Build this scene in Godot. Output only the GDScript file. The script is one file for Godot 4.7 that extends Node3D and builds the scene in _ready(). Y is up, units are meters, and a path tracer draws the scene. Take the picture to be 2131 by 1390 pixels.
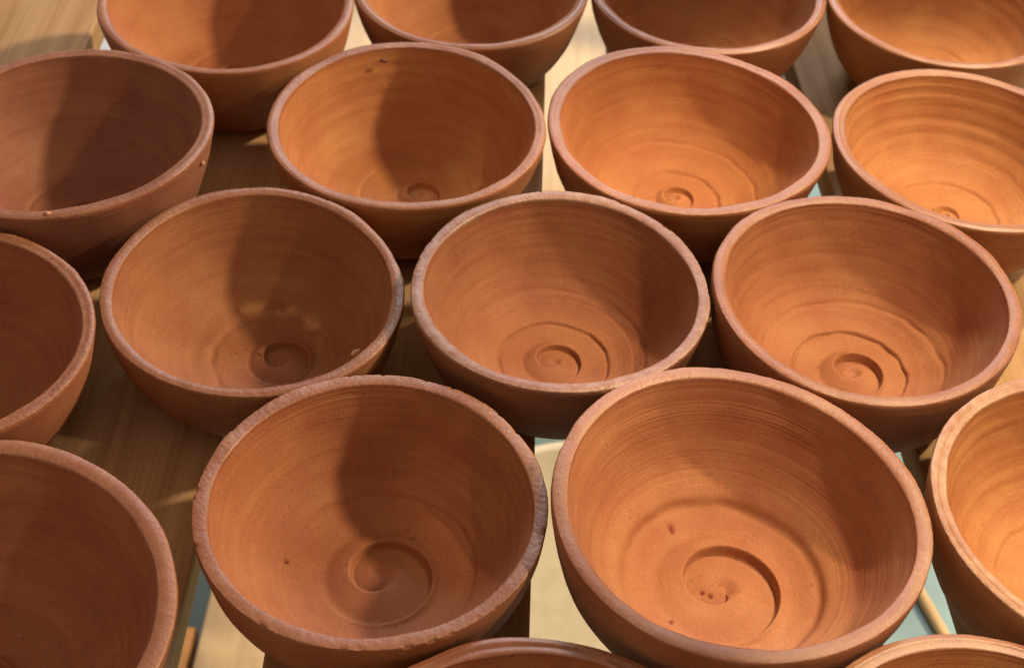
extends Node3D

# A close view of thrown terracotta bowls drying on wooden boards, above a lower level seen through the gaps.
# Units are metres; the top of the boards is y = 0.

const RIM_HEIGHT := 0.055
const RAIL_TOP := 0.005
var tau := TAU
var grain := FastNoiseLite.new()      # rough lip
var lumps := FastNoiseLite.new()      # slow unevenness of hand-made walls
var tone := FastNoiseLite.new()       # colour drift of the clay
var lines := FastNoiseLite.new()      # throwing lines
var clay_wall: StandardMaterial3D
var clay_rim: StandardMaterial3D
var clay_smooth: StandardMaterial3D
var pine: Array[StandardMaterial3D] = []
var used := {}


func _ready() -> void:
	# ---- camera
	var pitch := 0.77178
	var roll := 0.07368
	var cam := Camera3D.new()
	cam.name = "camera"
	var fwd := Vector3(0, -sin(pitch), -cos(pitch))
	var up0 := Vector3(0, cos(pitch), -sin(pitch))
	var right := Vector3.RIGHT * cos(roll) + up0 * sin(roll)
	var up := up0 * cos(roll) - Vector3.RIGHT * sin(roll)
	cam.transform = Transform3D(Basis(right, up, -fwd), Vector3(0, 0.41354 + RIM_HEIGHT, 0))
	var lens := CameraAttributesPhysical.new()
	lens.frustum_focal_length = 53.67
	lens.frustum_focus_distance = 0.56
	lens.frustum_near = 0.02
	lens.frustum_far = 40.0
	lens.exposure_aperture = 17.0
	cam.attributes = lens
	cam.fov = 25.2
	cam.near = 0.02
	cam.far = 40.0
	add_child(cam)
	cam.current = true
	# ---- the dim light of the room
	var we := WorldEnvironment.new()
	we.name = "surroundings"
	var env := Environment.new()
	env.background_mode = Environment.BG_COLOR
	env.background_color = Color(0.745, 0.652, 0.57)
	env.background_energy_multiplier = 1.0
	env.tonemap_mode = Environment.TONE_MAPPER_LINEAR
	env.tonemap_exposure = 1.0
	env.sdfgi_enabled = true
	env.ssao_enabled = true
	env.ssil_enabled = true
	we.environment = env
	add_child(we)
	# ---- lamps: two ceiling lamps far to the right, one near spot above the right side, a cool window behind
	ceiling_lamp(Vector3(3.64, 2.55, 0.44), 4.5, 0.08)
	ceiling_lamp(Vector3(1.715, 1.366, -1.09), 7.2, 0.075)
	near_spot(Vector3(0.687, 1.200, -0.303), Vector3(0.25, 0.0, -0.47), 1.7)
	near_spot(Vector3(0.548, 1.185, -0.906), Vector3(0.25, 0.0, -0.485), 2.1)
	var window := AreaLight3D.new()
	window.name = "window_light"
	window.area_size = Vector2(0.9, 0.35)
	window.light_color = Color(0.90, 0.95, 1.0)
	window.light_energy = 2.9
	window.area_range = 12.0
	window.shadow_enabled = true
	add_child(window)
	window.look_at_from_position(Vector3(0.1, 1.3, -2.3), Vector3(0, 0, -0.5), Vector3.UP)

	make_materials()
	lower_level()
	boards()
	rail()
	bowls()


func ceiling_lamp(at: Vector3, energy: float, size: float) -> void:
	var l := OmniLight3D.new()
	l.name = "ceiling_lamp"
	l.position = at
	l.light_color = Color(1.0, 0.905, 0.745)
	l.light_energy = energy
	l.light_size = size
	l.omni_range = 15.0
	l.omni_attenuation = 2.0
	l.shadow_enabled = true
	add_child(l, true)


func near_spot(at: Vector3, to: Vector3, energy: float) -> void:
	var l := SpotLight3D.new()
	l.name = "spot_lamp"
	l.light_color = Color(1.0, 0.90, 0.735)
	l.light_energy = energy
	l.light_size = 0.025
	l.spot_range = 8.0
	l.spot_attenuation = 2.0
	l.spot_angle = 12.1
	l.spot_angle_attenuation = 0.28
	l.shadow_enabled = true
	add_child(l, true)
	l.look_at_from_position(at, to, Vector3.UP)


# ------------------------------------------------------------------ helpers

func numbered(called: String) -> String:
	var n: int = used.get(called, 0)
	used[called] = n + 1
	return called if n == 0 else "%s_%03d" % [called, n]


func tag(o: Node3D, label: String, category: String, group := "") -> void:
	o.set_meta("label", label)
	o.set_meta("category", category)
	if group:
		o.set_meta("group", group)


func part(called: String, mesh: Mesh, m: Material, parent: Node) -> MeshInstance3D:
	var o := MeshInstance3D.new()
	o.name = called
	o.mesh = mesh
	o.material_override = m
	parent.add_child(o, true)
	return o


func noise_image(seed_: int, freq: float, low: float, high: float, kind := FastNoiseLite.TYPE_SIMPLEX_SMOOTH) -> NoiseTexture2D:
	var n := FastNoiseLite.new()
	n.seed = seed_
	n.frequency = freq
	n.noise_type = kind
	n.fractal_octaves = 4
	var t := NoiseTexture2D.new()
	t.width = 512
	t.height = 512
	t.seamless = true
	t.noise = n
	var g := Gradient.new()
	g.set_color(0, Color(low, low, low))
	g.set_color(1, Color(high, high, high))
	t.color_ramp = g
	return t


func normal_image(seed_: int, freq: float, strength: float) -> NoiseTexture2D:
	var t := noise_image(seed_, freq, 0, 1)
	t.color_ramp = null
	t.as_normal_map = true
	t.bump_strength = strength
	return t


func make_materials() -> void:
	grain.seed = 11
	grain.frequency = 1.0
	grain.fractal_octaves = 2
	lumps.seed = 23
	lumps.frequency = 1.0
	lumps.fractal_octaves = 2
	tone.seed = 37
	tone.frequency = 1.0
	tone.fractal_octaves = 3
	lines.seed = 41
	lines.frequency = 1.0
	lines.fractal_octaves = 3
	var speck := ImageTexture.create_from_image(grit_image())
	var bump := normal_image(6, 0.09, 3.0)
	clay_wall = StandardMaterial3D.new()
	clay_wall.resource_name = "fired_clay"
	clay_wall.vertex_color_use_as_albedo = true
	clay_wall.albedo_texture = speck
	clay_wall.normal_enabled = true
	clay_wall.normal_texture = bump
	clay_wall.normal_scale = 0.35
	clay_wall.roughness = 0.8
	clay_wall.metallic_specular = 0.45
	clay_wall.uv1_triplanar = true
	clay_wall.uv1_scale = Vector3.ONE * 22.0
	clay_rim = clay_wall.duplicate()
	clay_rim.resource_name = "fired_clay_lip"
	clay_rim.roughness = 0.46
	clay_rim.normal_scale = 0.3
	clay_smooth = clay_rim.duplicate()
	clay_smooth.resource_name = "smooth_clay_lip"
	clay_smooth.roughness = 0.44
	clay_smooth.metallic_specular = 0.5
	clay_smooth.normal_scale = 0.2
	for k in 6:
		var m := StandardMaterial3D.new()
		m.resource_name = "pine"
		m.albedo_texture = ImageTexture.create_from_image(wood_image(100 + k, 0.5 if k == 4 else 1.0))
		m.albedo_color = (Color(0.90, 0.86, 0.82) if k in [1, 2] else Color(0.78, 0.75, 0.72)) if k < 4 else (Color(0.92, 0.90, 0.88) if k == 4 else Color(1.0, 0.90, 0.80))
		m.roughness = 0.78
		m.metallic_specular = 0.22
		pine.append(m)


func grit_image() -> Image:
	# fine mottled clay with dark grog, pinholes and a little pale grit; repeats every few centimetres
	var n := 768
	var a := FastNoiseLite.new()
	a.seed = 5
	a.frequency = 1.0
	a.fractal_octaves = 3
	var im := Image.create(n, n, false, Image.FORMAT_RGB8)
	for y in n:
		for x in n:
			var u := TAU * x / n
			var v := TAU * y / n
			# a torus in the noise keeps the tile seamless
			var c := a.get_noise_3d(cos(u) * 9.0 + 2.0 * cos(v), sin(u) * 9.0 + 2.0 * sin(v), cos(v) * 9.0 + sin(v) * 4.0)
			var f := clampf(0.86 + 0.11 * c + randf_range(-0.05, 0.05), 0.0, 1.0)
			im.set_pixel(x, y, Color(f, f, f))
	var rng := RandomNumberGenerator.new()
	rng.seed = 8
	for k in 210:
		var cx := rng.randi_range(0, n - 1)
		var cy := rng.randi_range(0, n - 1)
		var rad := rng.randf_range(1.5, 5.0) if k > 12 else rng.randf_range(5.0, 9.0)
		var dark := rng.randf_range(0.42, 0.68) if k % 3 else rng.randf_range(0.95, 1.0)
		for dy in range(-9, 10):
			for dx in range(-9, 10):
				var w := 1.0 - smoothstep(rad * 0.6, rad, Vector2(dx, dy * rng.randf_range(0.9, 1.1)).length())
				if w > 0.0:
					var px := posmod(cx + dx, n)
					var py := posmod(cy + dy, n)
					var f := lerpf(im.get_pixel(px, py).r, dark, w * 0.8)
					im.set_pixel(px, py, Color(f, f, f))
	return im


func wood_image(seed_: int, contrast: float) -> Image:
	var w := 384
	var h := 1024
	var im := Image.create(w, h, false, Image.FORMAT_RGB8)
	var a := FastNoiseLite.new()
	a.seed = seed_
	a.frequency = 1.0
	a.fractal_octaves = 3
	var light := Color(0.66, 0.46, 0.27) if contrast == 1.0 else Color(0.80, 0.66, 0.47)
	var dark := light.lerp(Color(0.43, 0.25, 0.115), contrast)
	for y in h:
		var v := float(y) / h
		for x in w:
			var u := float(x) / w
			var bend := a.get_noise_2d(u * 1.6, v * 1.1) * 0.16
			var ring := sin((u + bend) * 46.0 + a.get_noise_2d(u * 5.0, v * 2.0 + 7.0) * 3.0)
			var fine := a.get_noise_2d(u * 110.0, v * 4.0 + 40.0)
			var t := clampf(0.32 + 0.20 * ring + 0.50 * fine + 0.25 * a.get_noise_2d(u * 3.0 + 9.0, v * 1.5), 0.0, 1.0)
			im.set_pixel(x, y, light.lerp(dark, t).linear_to_srgb())
	return im


func plain(called: String, c: Color, rough: float, spec := 0.5) -> StandardMaterial3D:
	var m := StandardMaterial3D.new()
	m.resource_name = called
	m.albedo_color = c.linear_to_srgb()
	m.roughness = rough
	m.metallic_specular = spec
	return m


# ------------------------------------------------------------------ boards

func plank_mesh(width: float, thick: float, length: float, edge: float) -> ArrayMesh:
	# rounded cross-section pushed along z, with end caps; u runs across, v along the grain
	var prof := PackedVector2Array()
	for c in [[1, 1], [1, -1], [-1, -1], [-1, 1]]:
		var cx: float = c[0] * (width / 2 - edge)
		var cy: float = c[1] * (thick / 2 - edge) - thick / 2
		var a0 := atan2(c[1], c[0])
		for k in 5:
			var a: float = a0 + PI / 4 - k * PI / 8
			prof.append(Vector2(cx + cos(a) * edge, cy + sin(a) * edge))
	var st := SurfaceTool.new()
	st.begin(Mesh.PRIMITIVE_TRIANGLES)
	var n := prof.size()
	var segs := 24
	var run := 0.0
	for i in n:
		var p := prof[i]
		var q := prof[(i + 1) % n]
		var step := p.distance_to(q)
		for s in segs:
			var z0 := -length / 2 + length * s / segs
			var z1 := -length / 2 + length * (s + 1) / segs
			var c := [Vector3(p.x, p.y, z0), Vector3(q.x, q.y, z0), Vector3(q.x, q.y, z1), Vector3(p.x, p.y, z1)]
			var uv := [Vector2(run, z0), Vector2(run + step, z0), Vector2(run + step, z1), Vector2(run, z1)]
			for k in [0, 2, 1, 0, 3, 2]:
				st.set_smooth_group(0)
				st.set_uv(Vector2(uv[k].x / 0.13, uv[k].y / 0.5))
				st.add_vertex(c[k])
		run += step
	for e in [-1, 1]:
		for i in range(1, n - 1):
			var tri := [prof[0], prof[i], prof[i + 1]]
			if e == 1:
				tri = [prof[0], prof[i + 1], prof[i]]
			for p in tri:
				st.set_smooth_group(1)
				st.set_uv(Vector2(p.x / 0.13, p.y / 0.13))
				st.add_vertex(Vector3(p.x, p.y, e * length / 2))
	st.generate_normals()
	return st.commit()


func board(label: String, left: Vector2, right: Vector2, z_ref: float, turn: float, m: int) -> void:
	# left.x .. right.x at z_ref, turned about the vertical
	var width := right.x - left.x
	var mid := (left.x + right.x) / 2
	var o := MeshInstance3D.new()
	o.name = numbered("wooden_board")
	o.mesh = plank_mesh(width, 0.018, 1.5, 0.0018)
	o.material_override = pine[m]
	add_child(o, true)
	var b := Basis(Vector3.UP, turn)
	var along := b * Vector3(0, 0, 1)
	o.transform = Transform3D(b, Vector3(mid, 0, z_ref) + along * (-0.75 + 0.10 - z_ref))
	tag(o, label, "board", "boards carrying the bowls")


func boards() -> void:
	board("pale wooden board at the far left edge, mostly bare at the back", Vector2(-0.336, 0), Vector2(-0.2440, 0), -0.69, 0.012, 0)
	board("wooden board under the left column of bowls with angular lit patches between shadows", Vector2(-0.2095, 0), Vector2(-0.1168, 0), -0.43, 0.011, 1)
	board("wooden board left of the cream dish gap, under the bowls left of centre", Vector2(-0.0842, 0), Vector2(0.0128, 0), -0.43, 0.019, 2)
	board("wooden board right of the cream dish gap, under the bowls right of centre", Vector2(0.0475, 0), Vector2(0.1450, 0), -0.50, 0.022, 3)
	board("wooden board at the right edge, slightly skewed, beyond the blue gap", Vector2(0.1754, 0), Vector2(0.2700, 0), -0.43, 0.10, 0)


func rail() -> void:
	# the side of the rack, to the right of the picture: it keeps the low lamps off the right-hand bowls
	var o := Node3D.new()
	o.name = numbered("rack_side")
	o.position = Vector3(0.455, -0.45, -0.5)
	add_child(o)
	tag(o, "wooden side of the rack standing to the right of the bowls", "rack side")
	for r in [[0.735, 0.085], [0.83, 0.09]]:
		var p := part("slat", plank_mesh(r[1], 0.016, 1.7, 0.002), pine[1], o)
		p.transform = Transform3D(Basis(Vector3(0, 1, 0), Vector3(-1, 0, 0), Vector3(0, 0, 1)), Vector3(0, r[0] - r[1] / 2 + RAIL_TOP, 0))
	for z in [-0.8, 0.8]:
		var p := part("post", plank_mesh(0.04, 0.04, 1.2, 0.003), pine[2], o)
		p.transform = Transform3D(Basis(Vector3.RIGHT, Vector3(0, 0, 1), Vector3(0, -1, 0)), Vector3(0.034, 0.6, z))


# ------------------------------------------------------------------ lower level

func lower_level() -> void:
	var y := -0.45
	var ground := MeshInstance3D.new()
	ground.name = "floor"
	var pm := BoxMesh.new()
	pm.size = Vector3(5, 0.04, 5)
	ground.mesh = pm
	ground.position = Vector3(0, y - 0.02, -0.8)
	var gm := plain("painted_floor", Color(0.21, 0.33, 0.36), 0.5)
	gm.albedo_texture = noise_image(77, 0.01, 0.82, 1.0)
	gm.uv1_triplanar = true
	gm.uv1_scale = Vector3.ONE * 1.2
	ground.material_override = gm
	ground.set_meta("kind", "structure")
	add_child(ground)
	low_plank("pale plank far below, seen through the gap at the top between the two back bowls", Vector3(0.045, y + 0.020, -1.27), 0.15, 0.80, 0.02, 4)
	low_plank("bright pale plank on the lower level, in the gap left of the front bowl", Vector3(-0.142, y + 0.022, -0.58), 0.124, 0.30, 0.022, 4)
	low_plank("tan plank with a pinkish edge on the lower level at bottom left", Vector3(-0.262, y + 0.016, -0.455), 0.106, 0.30, 0.016, 5)
	low_plank("pale plank far below at the back left, showing only as slivers", Vector3(-0.205, y + 0.018, -1.14), 0.15, 0.78, 0.018, 4)
	# white tray under the far left gap
	var tray := Node3D.new()
	tray.name = numbered("white_tray")
	tray.position = Vector3(-0.50, y, -1.36)
	add_child(tray)
	tag(tray, "white tray far below, seen through the small gap at top left", "tray")
	var tm := plain("white_glaze", Color(0.82, 0.83, 0.80), 0.25)
	part("tray_body", lathe([Vector2(0.0, 0.006), Vector2(0.10, 0.006), Vector2(0.125, 0.02), Vector2(0.13, 0.022), Vector2(0.133, 0.019), Vector2(0.105, 0.0), Vector2(0.0, 0.0)], 64), tm, tray)
	# cream glazed dish in the wide gap
	var dish := Node3D.new()
	dish.name = numbered("glazed_dish")
	dish.position = Vector3(0.078, y, -0.632)
	add_child(dish)
	tag(dish, "wide cream glazed dish far below, seen through the gap between the two front bowls", "dish")
	var dm := plain("cream_glaze", Color(0.60, 0.545, 0.42), 0.07, 0.6)
	dm.albedo_texture = noise_image(91, 0.012, 0.93, 1.0)
	dm.uv1_triplanar = true
	dm.uv1_scale = Vector3.ONE * 9.0
	var rm := plain("pale_glaze_edge", Color(0.80, 0.77, 0.68), 0.15, 0.6)
	part("dish_body", lathe([Vector2(0.0, 0.010), Vector2(0.05, 0.0105), Vector2(0.09, 0.014), Vector2(0.115, 0.024), Vector2(0.130, 0.040), Vector2(0.138, 0.054)], 96), dm, dish)
	part("dish_rim", lathe([Vector2(0.138, 0.054), Vector2(0.1392, 0.0565), Vector2(0.1412, 0.0575), Vector2(0.1430, 0.0565), Vector2(0.1434, 0.054)], 96), rm, dish)
	part("dish_outside", lathe([Vector2(0.1434, 0.054), Vector2(0.136, 0.038), Vector2(0.118, 0.018), Vector2(0.08, 0.004), Vector2(0.07, 0.0), Vector2(0.0, 0.0)], 96), dm, dish)
	# wooden stick
	var stick := MeshInstance3D.new()
	stick.name = numbered("wooden_stick")
	var cm := CylinderMesh.new()
	cm.top_radius = 0.0042
	cm.bottom_radius = 0.0046
	cm.height = 0.34
	cm.radial_segments = 20
	stick.mesh = cm
	var sm := plain("stick_wood", Color(0.62, 0.42, 0.20), 0.5)
	sm.albedo_texture = noise_image(64, 0.02, 0.8, 1.0)
	stick.material_override = sm
	add_child(stick)
	var dir := Vector3(0.0105, 0.0, 0.031).normalized()
	stick.transform = Transform3D(Basis(Vector3.UP.cross(dir).normalized(), dir, Vector3.UP.cross(dir).normalized().cross(dir)), Vector3(0.3285, y + 0.0046, -0.676))
	tag(stick, "thin round wooden stick on the blue floor, in the gap at lower right", "stick")


func low_plank(label: String, at: Vector3, width: float, length: float, thick: float, m: int) -> void:
	var o := MeshInstance3D.new()
	o.name = numbered("lower_plank")
	o.mesh = plank_mesh(width, thick, length, 0.0025)
	o.material_override = pine[m]
	o.position = at
	add_child(o)
	tag(o, label, "plank", "pale planks on the lower level")


func lathe(pts: Array, seg: int) -> ArrayMesh:
	var st := SurfaceTool.new()
	st.begin(Mesh.PRIMITIVE_TRIANGLES)
	for i in pts.size() - 1:
		for j in seg:
			var a := TAU * j / seg
			var b := TAU * (j + 1) / seg
			var p: Vector2 = pts[i]
			var q: Vector2 = pts[i + 1]
			var c := [Vector3(p.x * cos(a), p.y, p.x * sin(a)), Vector3(p.x * cos(b), p.y, p.x * sin(b)), Vector3(q.x * cos(b), q.y, q.x * sin(b)), Vector3(q.x * cos(a), q.y, q.x * sin(a))]
			for k in [0, 1, 2, 0, 2, 3]:
				st.set_smooth_group(0)
				st.add_vertex(c[k])
	st.generate_normals()
	return st.commit()


# ------------------------------------------------------------------ bowls

func curve_at(pts: Array, x: float) -> Vector2:
	# Catmull-Rom through a list of Vector2, parameter in 0 .. pts.size() - 1
	var n := pts.size()
	var i := clampi(int(floor(x)), 0, n - 2)
	var t := x - i
	var a: Vector2 = pts[maxi(i - 1, 0)]
	var b: Vector2 = pts[i]
	var c: Vector2 = pts[i + 1]
	var d: Vector2 = pts[mini(i + 2, n - 1)]
	return b.cubic_interpolate(c, a, d, t)


func bowl(label: String, x: float, z: float, radius: float, shape: Array, o := {}) -> Node3D:
	# shape: height offset, tilt x, tilt z, and four small harmonics of the outline
	var root := Node3D.new()
	root.name = numbered("terracotta_bowl")
	root.position = Vector3(x, 0.0, z)
	add_child(root, true)
	tag(root, label, "bowl", "terracotta bowls standing on the boards")
	var seed_: float = o.get("seed", used["terracotta_bowl"]) * 17.3
	var h: float = RIM_HEIGHT + shape[0]
	var lip: float = o.get("lip", 0.082)          # lip width over radius
	var flat: float = o.get("flat", 0.75)         # 1: cut flat, 0: rounded
	var rough: float = o.get("rough", 1.0)        # roughness of the lip
	var chips: float = o.get("chips", 0.0)        # flakes along the outer edge of the lip
	var crease: float = o.get("crease", 0.0)      # a line pressed into the lip
	var rings: float = o.get("rings", 0.10)       # throwing lines on the inner wall
	var fine: float = o.get("fine", 0.30)
	var ring_r: float = o.get("ring", 0.42)       # the ring where wall turns to floor
	var ring_d: float = o.get("ring_depth", 1.0)
	var ring_w: float = o.get("ring_width", 0.016)
	var bank: float = o.get("bank", 0.0)          # soft raised bank outside the ring
	var ring2: float = o.get("ring2", 0.0)
	var curl: float = o.get("spiral", 0.18)       # reach of the spiral after one turn
	var curl_d: float = o.get("spiral_depth", 1.0)
	var phase: float = o.get("phase", 0.85)
	var off: Vector2 = o.get("off", Vector2.ZERO)
	var tint: Color = o.get("tint", Color(0.43, 0.155, 0.055))
	var pale: Color = o.get("rim_tint", Color(0.33, 0.135, 0.070))
	var full: float = o.get("full", 0.4)          # how steep the outer wall stands
	var scum: Color = o.get("scum", tint.lerp(Color(0.20, 0.078, 0.048), 0.6))
	var streak: bool = o.get("streak", false)
	var pits: Array = o.get("pits", [])
	var e := lip * 0.5
	var mid := 1.0 - e
	var ri := 1.0 - lip - 0.004
	# profile in (r / radius, y / height): underside, outer wall, lip, inner wall, floor
	var outer := [Vector2(0.0, 0.022), Vector2(0.30, 0.022), Vector2(0.47, 0.016), Vector2(0.505, 0.0), Vector2(0.535, 0.004), Vector2(lerpf(0.565, 0.60, full), 0.045), Vector2(lerpf(0.645, 0.705, full), 0.13), Vector2(lerpf(0.755, 0.825, full), 0.28), Vector2(lerpf(0.85, 0.905, full), 0.46), Vector2(lerpf(0.92, 0.957, full), 0.65), Vector2(lerpf(0.966, 0.986, full), 0.82), Vector2(lerpf(0.99, 0.997, full), 0.92), Vector2(1.0, 0.960)]
	var top := lerpf(0.985, 0.998, flat)
	var lip_pts := [Vector2(1.0, 0.960), Vector2(1.0, 0.974), Vector2(0.997 - 0.1 * e * (1 - flat), lerpf(0.983, 0.991, flat)), Vector2(1.0 - lerpf(0.5, 0.26, flat) * e, top), Vector2(mid, 1.0), Vector2(1.0 - lip + lerpf(0.5, 0.20, flat) * e, top - 0.003), Vector2(1.0 - lip, 0.982), Vector2(ri, 0.955)]
	var inner := [Vector2(ri, 0.955), Vector2(ri - 0.010, 0.90), Vector2(ri - 0.043, 0.78), Vector2(ri - 0.105, 0.60), Vector2(ri - 0.195, 0.43), Vector2(ri - 0.30, 0.31), Vector2(ri - 0.40, 0.245), Vector2(ri - 0.50, 0.21), Vector2(ri - 0.70, 0.187), Vector2(0.0, 0.18)]
	var inner_end := 0.0
	for k in 2000:
		inner_end = k * (inner.size() - 1.0) / 2000.0
		if curve_at(inner, inner_end).x <= ring_r:
			break
	var table := PackedVector2Array()
	for k in 801:
		table.append(curve_at(inner, k * (inner.size() - 1.0) / 800.0))
	var big: bool = o.get("big", true)
	var all_pts: Array = []
	var starts := PackedFloat32Array()
	for set_ in [outer, lip_pts, inner]:
		starts.append(all_pts.size() - (1 if all_pts.size() else 0))
		for k in set_.size():
			if k > 0 or all_pts.is_empty():
				all_pts.append(set_[k])
	var last := all_pts.size() - 1.0
	var specs := [["outer_wall", starts[0], starts[1], 34, 200], ["rim", starts[1], starts[2], 17 if big else 12, 640 if big else 320], ["inner_wall", starts[2], starts[2] + inner_end, o.get("rows", 92) if big else 40, 220], ["inner_floor", 0.0, 0.0, 72 if big else 40, 330 if big else 220]]
	for w in 4:
		var called: String = specs[w][0]
		var count: int = specs[w][3]
		var seg: int = specs[w][4]
		var from: float = specs[w][1]
		var span: float = specs[w][2] - from
		var cs := PackedFloat32Array()
		var sn := PackedFloat32Array()
		var out := PackedFloat32Array()
		var lift := PackedFloat32Array()
		for j in seg + 1:
			var a := TAU * j / seg
			cs.append(cos(a))
			sn.append(sin(a))
			out.append(shape[3] * cos(2 * a) + shape[4] * sin(2 * a) + shape[5] * cos(3 * a) + shape[6] * sin(3 * a))
			lift.append(radius * (shape[1] * cos(a) + shape[2] * sin(a)))
		var pos: Array = []
		for i in range(-1, count + 2):
			var p: Vector2
			var p1: Vector2
			var p2: Vector2
			var s := last
			if w == 3:
				var r3: float = ring_r * (1.0 - float(i) / count)
				p = Vector2(maxf(r3, 0.0), table_at(table, maxf(r3, 0.0)))
				p1 = Vector2(r3 + 0.01, table_at(table, r3 + 0.01))
				p2 = Vector2(r3 - 0.01, table_at(table, maxf(r3 - 0.01, 0.0)))
			else:
				s = clampf(from + span * i / count, 0.0, last)
				p = curve_at(all_pts, s)
				p2 = curve_at(all_pts, minf(s + 0.05, last))
				p1 = curve_at(all_pts, maxf(s - 0.05, 0.0))
			var t := Vector2((p2.x - p1.x) * radius, (p2.y - p1.y) * h)
			var nrm := Vector2(t.y, -t.x).normalized()
			var r := p.x * radius
			var hi := clampf(p.y, 0.0, 1.0)
			var inside: bool = s > starts[2] + 0.5
			var in_lip := smoothstep(starts[1] - 0.4, starts[1] + 0.9, s) * (1.0 - smoothstep(starts[2] - 0.9, starts[2] + 0.6, s))
			var edge := exp(-pow((s - starts[1] - 2.2) / 0.9, 2.0))
			var mark := exp(-pow((s - starts[1] - 4.3) / 0.35, 2.0))
			var on_wall := smoothstep(starts[2] + 0.3, starts[2] + 1.2, s) * smoothstep(ring_r - 0.02, ring_r + 0.06, p.x)
			var line := PackedVector3Array()
			line.resize(seg + 1)
			for j in seg + 1:
				var k := 1.0 + out[j] * hi
				var rr := r * k
				var y := p.y * h + lift[j] * hi
				var px := rr * cs[j]
				var pz := rr * sn[j]
				var d := lumps.get_noise_3d(px * 28 + seed_, y * 28, pz * 28) * 0.0007 * hi
				if in_lip > 0.0:
					var g := grain.get_noise_3d(px * 560, y * 560 + seed_, pz * 560)
					d += in_lip * rough * (g * 0.00010 + grain.get_noise_3d(px * 190, y * 190 + seed_, pz * 190) * 0.00006)
					d -= crease * mark * 0.0006
					if chips > 0.0:
						d -= chips * edge * 0.0010 * smoothstep(0.30, 0.52, grain.get_noise_3d(px * 170 + 9.0, seed_, pz * 170))
				if on_wall > 0.0:
					var turn := float(j) / seg
					d += on_wall * (rings * 0.00065 * sin(TAU * (p.y * 8.5 + turn)) * (0.6 + 0.8 * lines.get_noise_2d(p.y * 6.0, seed_)) + fine * 0.00042 * lines.get_noise_2d(p.y * 62.0 + 0.6 * sin(TAU * turn), seed_ + 3.0))
				if not inside and p.y > 0.05 and p.y < 0.95:
					d += 0.00016 * lines.get_noise_2d(p.y * 24.0 + 0.5 * sin(TAU * float(j) / seg), seed_ + 9.0)
				if inside and p.x < ring_r + 0.30:
					# the ring and, in the middle, the spiral left by the finger
					var wob := 0.010 * lumps.get_noise_2d(cs[j] * 2.0 + seed_, sn[j] * 2.0)
					var ax := p.x * cs[j] - off.x * 0.6
					var az := p.x * sn[j] - off.y * 0.6
					var pr := sqrt(ax * ax + az * az)
					var q := pr - ring_r + 0.05 + wob
					var strong := 0.75 + 0.8 * lumps.get_noise_2d(cs[j] * 1.3 + seed_ + 50.0, sn[j] * 1.3)
					d -= ring_d * strong * 0.0007 * exp(-q * q / (ring_w * ring_w))
					d -= ring_d * 0.0007 * (1.0 - smoothstep(-ring_w, ring_w, q)) * smoothstep(0.0, 0.3, p.x)
					d += bank * 0.0012 * smoothstep(-0.02, 0.05, q) * (1.0 - smoothstep(0.05, 0.20, q))
					if ring2 > 0.0:
						var q2 := pr - ring2 + wob
						d -= 0.00045 * strong * exp(-q2 * q2 / 0.00016)
					if p.x < curl * 1.45 + 0.1 + off.length():
						var ox := p.x * cs[j] - off.x
						var oz := p.x * sn[j] - off.y
						var rs := sqrt(ox * ox + oz * oz)
						var n := pow(rs / curl, 1.6) - atan2(oz, ox) / TAU - phase
						var f := n - floorf(n)
						# width of the step follows the spacing of the arms
						var steep := clampf(0.026 * 1.6 * pow(maxf(rs, 0.02) / curl, 0.6) / curl, 0.04, 0.5)
						var saw := smoothstep(0.0, steep, f) * (1.0 - clampf((f - steep) / (1.0 - steep), 0.0, 1.0) * 0.98)
						var keep := 1.0 - smoothstep(curl * 0.98, curl * 1.25, rs)
						keep *= smoothstep(0.08, 0.38, rs / curl)
						d += curl_d * 0.0030 * (saw - 0.3) * keep
					for pit in pits:
						var dx: float = p.x * cs[j] - pit[0]
						var dz: float = p.x * sn[j] - pit[1]
						d -= 0.0011 * exp(-(dx * dx + dz * dz) / (pit[2] * pit[2]))
				line[j] = Vector3(px + nrm.x * d * cs[j], y + nrm.y * d, pz + nrm.x * d * sn[j])
			pos.append(line)
		var verts := PackedVector3Array()
		var norms := PackedVector3Array()
		var cols := PackedColorArray()
		var idx := PackedInt32Array()
		for i in range(1, count + 2):
			var here: PackedVector3Array = pos[i]
			var before: PackedVector3Array = pos[i - 1]
			var after: PackedVector3Array = pos[i + 1]
			var lipness := 0.0
			var arris := 0.0
			if w == 1:
				lipness = smoothstep(0.0, 0.3, float(i - 1) / count) * (1.0 - smoothstep(0.9, 1.0, float(i - 1) / count))
				var lf := float(i - 1) / count
				arris = exp(-pow((lf - 0.36) / 0.07, 2.0)) + 1.3 * exp(-pow((lf - 0.82) / 0.08, 2.0))
			for j in seg + 1:
				var jn := (j + 1) % seg if j < seg else 1
				var jp := j - 1 if j > 0 else seg - 1
				var n := (after[j] - before[j]).cross(here[jn] - here[jp])
				if n.length_squared() < 1e-22:
					n = Vector3.UP if w == 3 else Vector3.DOWN
				n = n.normalized()
				verts.append(here[j])
				norms.append(n)
				var v := here[j]
				var c := 1.0 + 0.15 * tone.get_noise_3d(v.x * 30 + seed_, v.y * 30, v.z * 30) + 0.10 * tone.get_noise_3d(v.x * 16, v.y * 260 + seed_, v.z * 16)
				var col := tint
				if lipness > 0.0:
					var worn := clampf(0.5 + 1.1 * tone.get_noise_3d(v.x * 170, v.y * 170, v.z * 170 + seed_), 0.0, 1.0)
					col = col.lerp(scum.lerp(pale, clampf(worn * 0.6 + 0.75 * arris, 0.0, 1.0)), lipness * 0.85)
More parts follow.
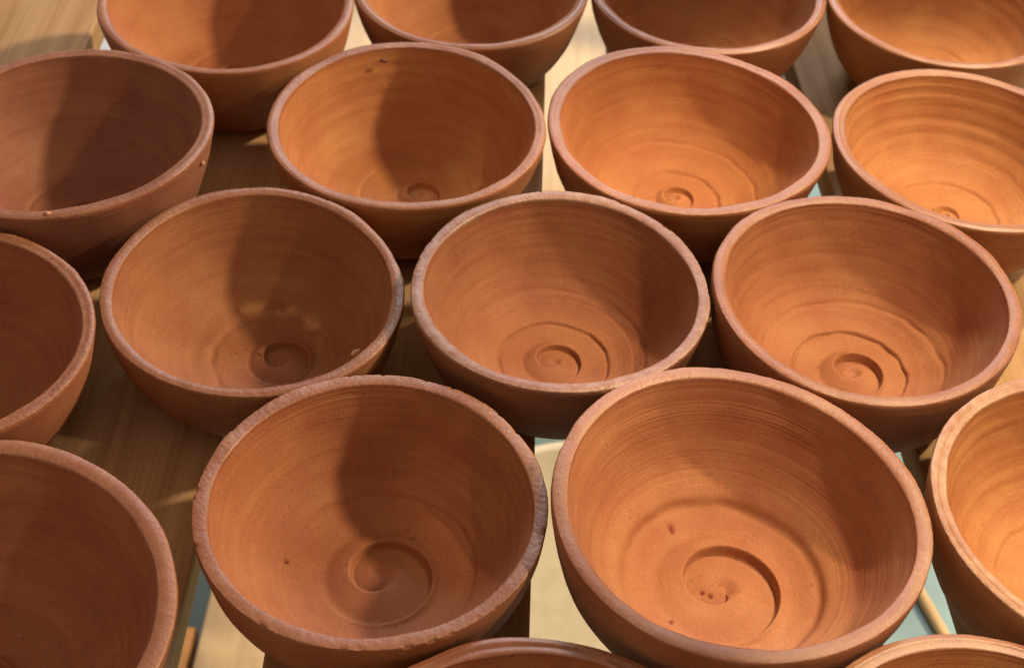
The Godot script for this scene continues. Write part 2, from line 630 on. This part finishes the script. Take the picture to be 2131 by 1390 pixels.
				if streak and w > 1:
					var sr := Vector2(v.x, v.z).length() / radius
					var sa := atan2(v.z, v.x)
					var band := exp(-pow((sr - ring_r + 0.02) / 0.045, 2.0)) * smoothstep(-2.3, -1.9, sa) * (1.0 - smoothstep(-0.4, 0.15, sa))
					col = col.lerp(Color(0.66, 0.33, 0.115), band * clampf(0.25 + 1.5 * tone.get_noise_3d(v.x * 90, v.y * 90, v.z * 90), 0.0, 0.75))
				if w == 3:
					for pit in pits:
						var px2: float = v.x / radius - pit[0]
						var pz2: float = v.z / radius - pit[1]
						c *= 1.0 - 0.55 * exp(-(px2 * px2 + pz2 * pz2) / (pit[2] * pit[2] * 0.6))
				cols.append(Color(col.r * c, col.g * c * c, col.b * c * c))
		var row := seg + 1
		for i in count:
			for j in seg:
				var a := i * row + j
				idx.append_array([a, a + 1, a + row, a + 1, a + row + 1, a + row])
		var arr := []
		arr.resize(Mesh.ARRAY_MAX)
		arr[Mesh.ARRAY_VERTEX] = verts
		arr[Mesh.ARRAY_NORMAL] = norms
		arr[Mesh.ARRAY_COLOR] = cols
		arr[Mesh.ARRAY_INDEX] = idx
		var am := ArrayMesh.new()
		am.add_surface_from_arrays(Mesh.PRIMITIVE_TRIANGLES, arr)
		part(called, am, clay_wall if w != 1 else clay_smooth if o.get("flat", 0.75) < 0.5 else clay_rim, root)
	return root


func table_at(table: PackedVector2Array, r: float) -> float:
	# height of the inner profile at radius r (table runs from the lip inwards)
	var lo := 0
	var hi := table.size() - 1
	while hi - lo > 1:
		var m := (lo + hi) / 2
		if table[m].x > r:
			lo = m
		else:
			hi = m
	var a := table[lo]
	var b := table[hi]
	return lerpf(a.y, b.y, clampf((a.x - r) / maxf(a.x - b.x, 1e-6), 0.0, 1.0))


func crumb(bowl_: Node3D, called: String, at: Vector3, size: Vector3, m: Material, turn := 0.0) -> void:
	# a small lump or flake of clay, uneven, stuck to the bowl
	var sm := SphereMesh.new()
	sm.radius = 0.5
	sm.height = 1.0
	sm.radial_segments = 12
	sm.rings = 7
	var arr := sm.surface_get_arrays(0)
	var v: PackedVector3Array = arr[Mesh.ARRAY_VERTEX]
	for i in v.size():
		v[i] *= size * (1.0 + 0.45 * grain.get_noise_3d(v[i].x * 2.6 + at.x * 900.0, v[i].y * 2.6, v[i].z * 2.6))
	arr[Mesh.ARRAY_VERTEX] = v
	var am := ArrayMesh.new()
	am.add_surface_from_arrays(Mesh.PRIMITIVE_TRIANGLES, arr)
	var st := SurfaceTool.new()
	st.create_from(am, 0)
	st.generate_normals()
	var p := part(called, st.commit(), m, bowl_)
	p.position = at
	p.rotation.y = turn


func bowls() -> void:
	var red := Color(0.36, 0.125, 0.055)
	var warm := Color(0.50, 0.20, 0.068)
	bowl("bowl leftmost of the back row, in front of the bare board", -0.1555, -0.6474, 0.0639, [0.0028, -0.0009, -0.0029, 0.0007, 0.0054, -0.0026, 0.0002], {"big": false, "lip": 0.08})
	bowl("bowl second from left in the back row, with a thin bright lip line", -0.0352, -0.6875, 0.0618, [-0.0015, 0.0084, 0.0022, 0.0024, -0.0008, 0.0016, 0.0017], {"big": false, "flat": 0.3, "lip": 0.085, "rough": 0.4})
	bowl("bowl third from left in the back row, with a thin bright lip line", 0.0900, -0.7016, 0.0627, [-0.0021, 0.0165, 0.0019, 0.0027, -0.0035, 0.0015, 0.0024], {"big": false, "flat": 0.3, "lip": 0.085, "rough": 0.4})
	bowl("orange bowl in the top right corner of the back row", 0.2171, -0.7043, 0.0629, [-0.0013, 0.0099, 0.0063, 0.0028, -0.0026, 0.0003, 0.0026], {"big": false, "flat": 0.3, "rough": 0.4, "tint": warm, "rings": 0.25})
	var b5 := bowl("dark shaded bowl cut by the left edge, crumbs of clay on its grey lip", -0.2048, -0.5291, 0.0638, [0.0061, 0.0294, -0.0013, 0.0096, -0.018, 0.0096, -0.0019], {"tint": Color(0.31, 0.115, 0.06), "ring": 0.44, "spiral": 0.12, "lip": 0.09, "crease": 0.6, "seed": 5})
	var b6 := bowl("half lit, half shaded bowl with a dark nick inside its back lip", -0.0559, -0.5613, 0.0646, [0.0001, 0.0321, -0.0058, -0.003, 0.0142, 0.0032, 0.0121], {"tint": Color(0.46, 0.168, 0.052), "ring": 0.46, "ring_depth": 0.6, "spiral": 0.15, "off": Vector2(0.1, 0.0), "crease": 0.5, "seed": 6})
	bowl("evenly lit orange bowl with two rings round its spiral", 0.0748, -0.5736, 0.0660, [0.0001, 0.003, -0.0057, 0.0088, 0.0029, 0.0154, 0.0032], {"tint": Color(0.46, 0.165, 0.053), "ring": 0.37, "ring2": 0.58, "spiral": 0.13, "lip": 0.09, "crease": 0.8, "seed": 7})
	bowl("bright orange bowl with ribbed walls at the right edge", 0.2082, -0.5766, 0.0639, [-0.0012, -0.0106, 0.0125, 0.0009, 0.0064, -0.0023, 0.001], {"rings": 0.32, "tint": warm, "ring": 0.44, "spiral": 0.1, "crease": 0.9, "flat": 0.4, "rough": 0.4, "lip": 0.088, "seed": 8})
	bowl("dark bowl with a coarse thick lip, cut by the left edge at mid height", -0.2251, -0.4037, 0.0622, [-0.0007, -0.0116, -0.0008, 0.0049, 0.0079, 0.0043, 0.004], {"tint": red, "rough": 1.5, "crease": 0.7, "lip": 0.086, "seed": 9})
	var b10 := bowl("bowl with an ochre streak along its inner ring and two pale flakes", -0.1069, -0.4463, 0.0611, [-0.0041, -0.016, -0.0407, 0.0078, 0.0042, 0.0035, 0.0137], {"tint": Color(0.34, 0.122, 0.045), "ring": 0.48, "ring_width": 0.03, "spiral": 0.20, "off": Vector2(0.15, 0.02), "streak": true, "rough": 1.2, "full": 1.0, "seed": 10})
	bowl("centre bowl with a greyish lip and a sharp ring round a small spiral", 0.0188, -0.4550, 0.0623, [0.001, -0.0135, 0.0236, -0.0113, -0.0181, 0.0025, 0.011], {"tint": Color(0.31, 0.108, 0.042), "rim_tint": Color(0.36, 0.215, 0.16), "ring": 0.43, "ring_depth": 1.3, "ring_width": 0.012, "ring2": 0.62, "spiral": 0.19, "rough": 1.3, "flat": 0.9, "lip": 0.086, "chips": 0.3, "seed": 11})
	bowl("bowl right of centre with a cracked ring round a knob spiral", 0.1451, -0.4629, 0.0646, [0.0026, 0.0003, 0.0133, -0.0094, -0.007, 0.0058, -0.0075], {"tint": Color(0.40, 0.146, 0.058), "ring": 0.43, "ring_depth": 1.5, "ring_width": 0.011, "ring2": 0.60, "spiral": 0.20, "spiral_depth": 1.5, "off": Vector2(0.06, 0.03), "lip": 0.086, "full": 1.0, "seed": 12})
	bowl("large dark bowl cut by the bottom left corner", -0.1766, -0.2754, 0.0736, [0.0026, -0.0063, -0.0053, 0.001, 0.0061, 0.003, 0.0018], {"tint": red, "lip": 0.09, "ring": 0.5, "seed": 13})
	bowl("front bowl with a chipped flat lip and a deep dark spiral", -0.0452, -0.3373, 0.0636, [-0.0024, -0.0169, 0.0217, -0.0095, -0.0119, 0.0008, 0.0046], {"tint": Color(0.385, 0.132, 0.048), "ring": 0.62, "ring_depth": 0.7, "ring_width": 0.011, "spiral": 0.30, "spiral_depth": 1.2, "phase": 0.9, "off": Vector2(0.05, 0.03), "lip": 0.088, "flat": 1.0, "rough": 1.4, "chips": 0.7, "full": 1.0, "seed": 14, "pits": [[-0.52, 0.0, 0.014], [0.2, -0.28, 0.014]]})
	bowl("large front bowl with fine scratched lines and a wide spiral", 0.0853, -0.3427, 0.0675, [0.0047, -0.0368, -0.0051, 0.0108, 0.0002, 0.0135, 0.005], {"fine": 0.42, "rows": 130, "tint": Color(0.44, 0.165, 0.068), "ring": 0.60, "ring_depth": 0.9, "ring_width": 0.03, "bank": 1.0, "spiral": 0.33, "spiral_depth": 1.5, "phase": 0.9, "off": Vector2(0.0, 0.03), "lip": 0.088, "flat": 0.9, "rough": 1.2, "full": 1.0, "seed": 15, "pits": [[-0.27, -0.36, 0.017], [-0.262, -0.335, 0.014], [-0.1, 0.06, 0.012], [-0.055, 0.075, 0.014], [-0.28, 0.28, 0.012]]})
	bowl("light orange bowl with a doubled lip, cut by the right edge in front", 0.2240, -0.3543, 0.0680, [0.0034, -0.0021, 0.0042, -0.0008, -0.0001, 0.0, 0.0], {"tint": warm, "rim_tint": Color(0.52, 0.29, 0.18), "rings": 0.3, "ring": 0.5, "crease": 1.2, "lip": 0.088, "full": 1.0, "seed": 16})
	bowl("bowl at the bottom centre of which only the smooth back lip shows", 0.0184, -0.2177, 0.0710, [-0.0061, -0.0017, 0.0067, 0.0042, -0.0005, -0.0003, -0.0024], {"flat": 0.3, "rough": 0.25, "crease": 1.8, "lip": 0.086, "seed": 17})
	bowl("bowl in the bottom right corner of which only the back lip shows", 0.1620, -0.2328, 0.0664, [-0.002, -0.0017, 0.0021, 0.0009, 0.0, 0.0001, -0.0006], {"flat": 0.3, "rough": 0.4, "tint": warm, "crease": 1.0, "lip": 0.086, "seed": 18})
	var lump := plain("clay_lump", Color(0.40, 0.18, 0.10), 0.7)
	var flake := plain("pale_flake", Color(0.60, 0.32, 0.16), 0.75)
	var smear := plain("dark_smear", Color(0.17, 0.062, 0.028), 0.8)
	crumb(b5, "clay_crumb", Vector3(0.0085, 0.0612, 0.0595), Vector3(0.0032, 0.0022, 0.0022), lump)
	crumb(b5, "clay_crumb", Vector3(0.0632, 0.0560, 0.012), Vector3(0.0018, 0.0020, 0.0026), lump)
	crumb(b10, "clay_flake", Vector3(0.026, 0.0125, 0.021), Vector3(0.0065, 0.0012, 0.0030), flake, 0.7)
	crumb(b10, "clay_flake", Vector3(0.042, 0.0225, 0.006), Vector3(0.0055, 0.0020, 0.0026), flake, 0.9)
	crumb(b6, "dark_nick", Vector3(-0.017, 0.0495, -0.0545), Vector3(0.0042, 0.0022, 0.0012), smear, 0.3)
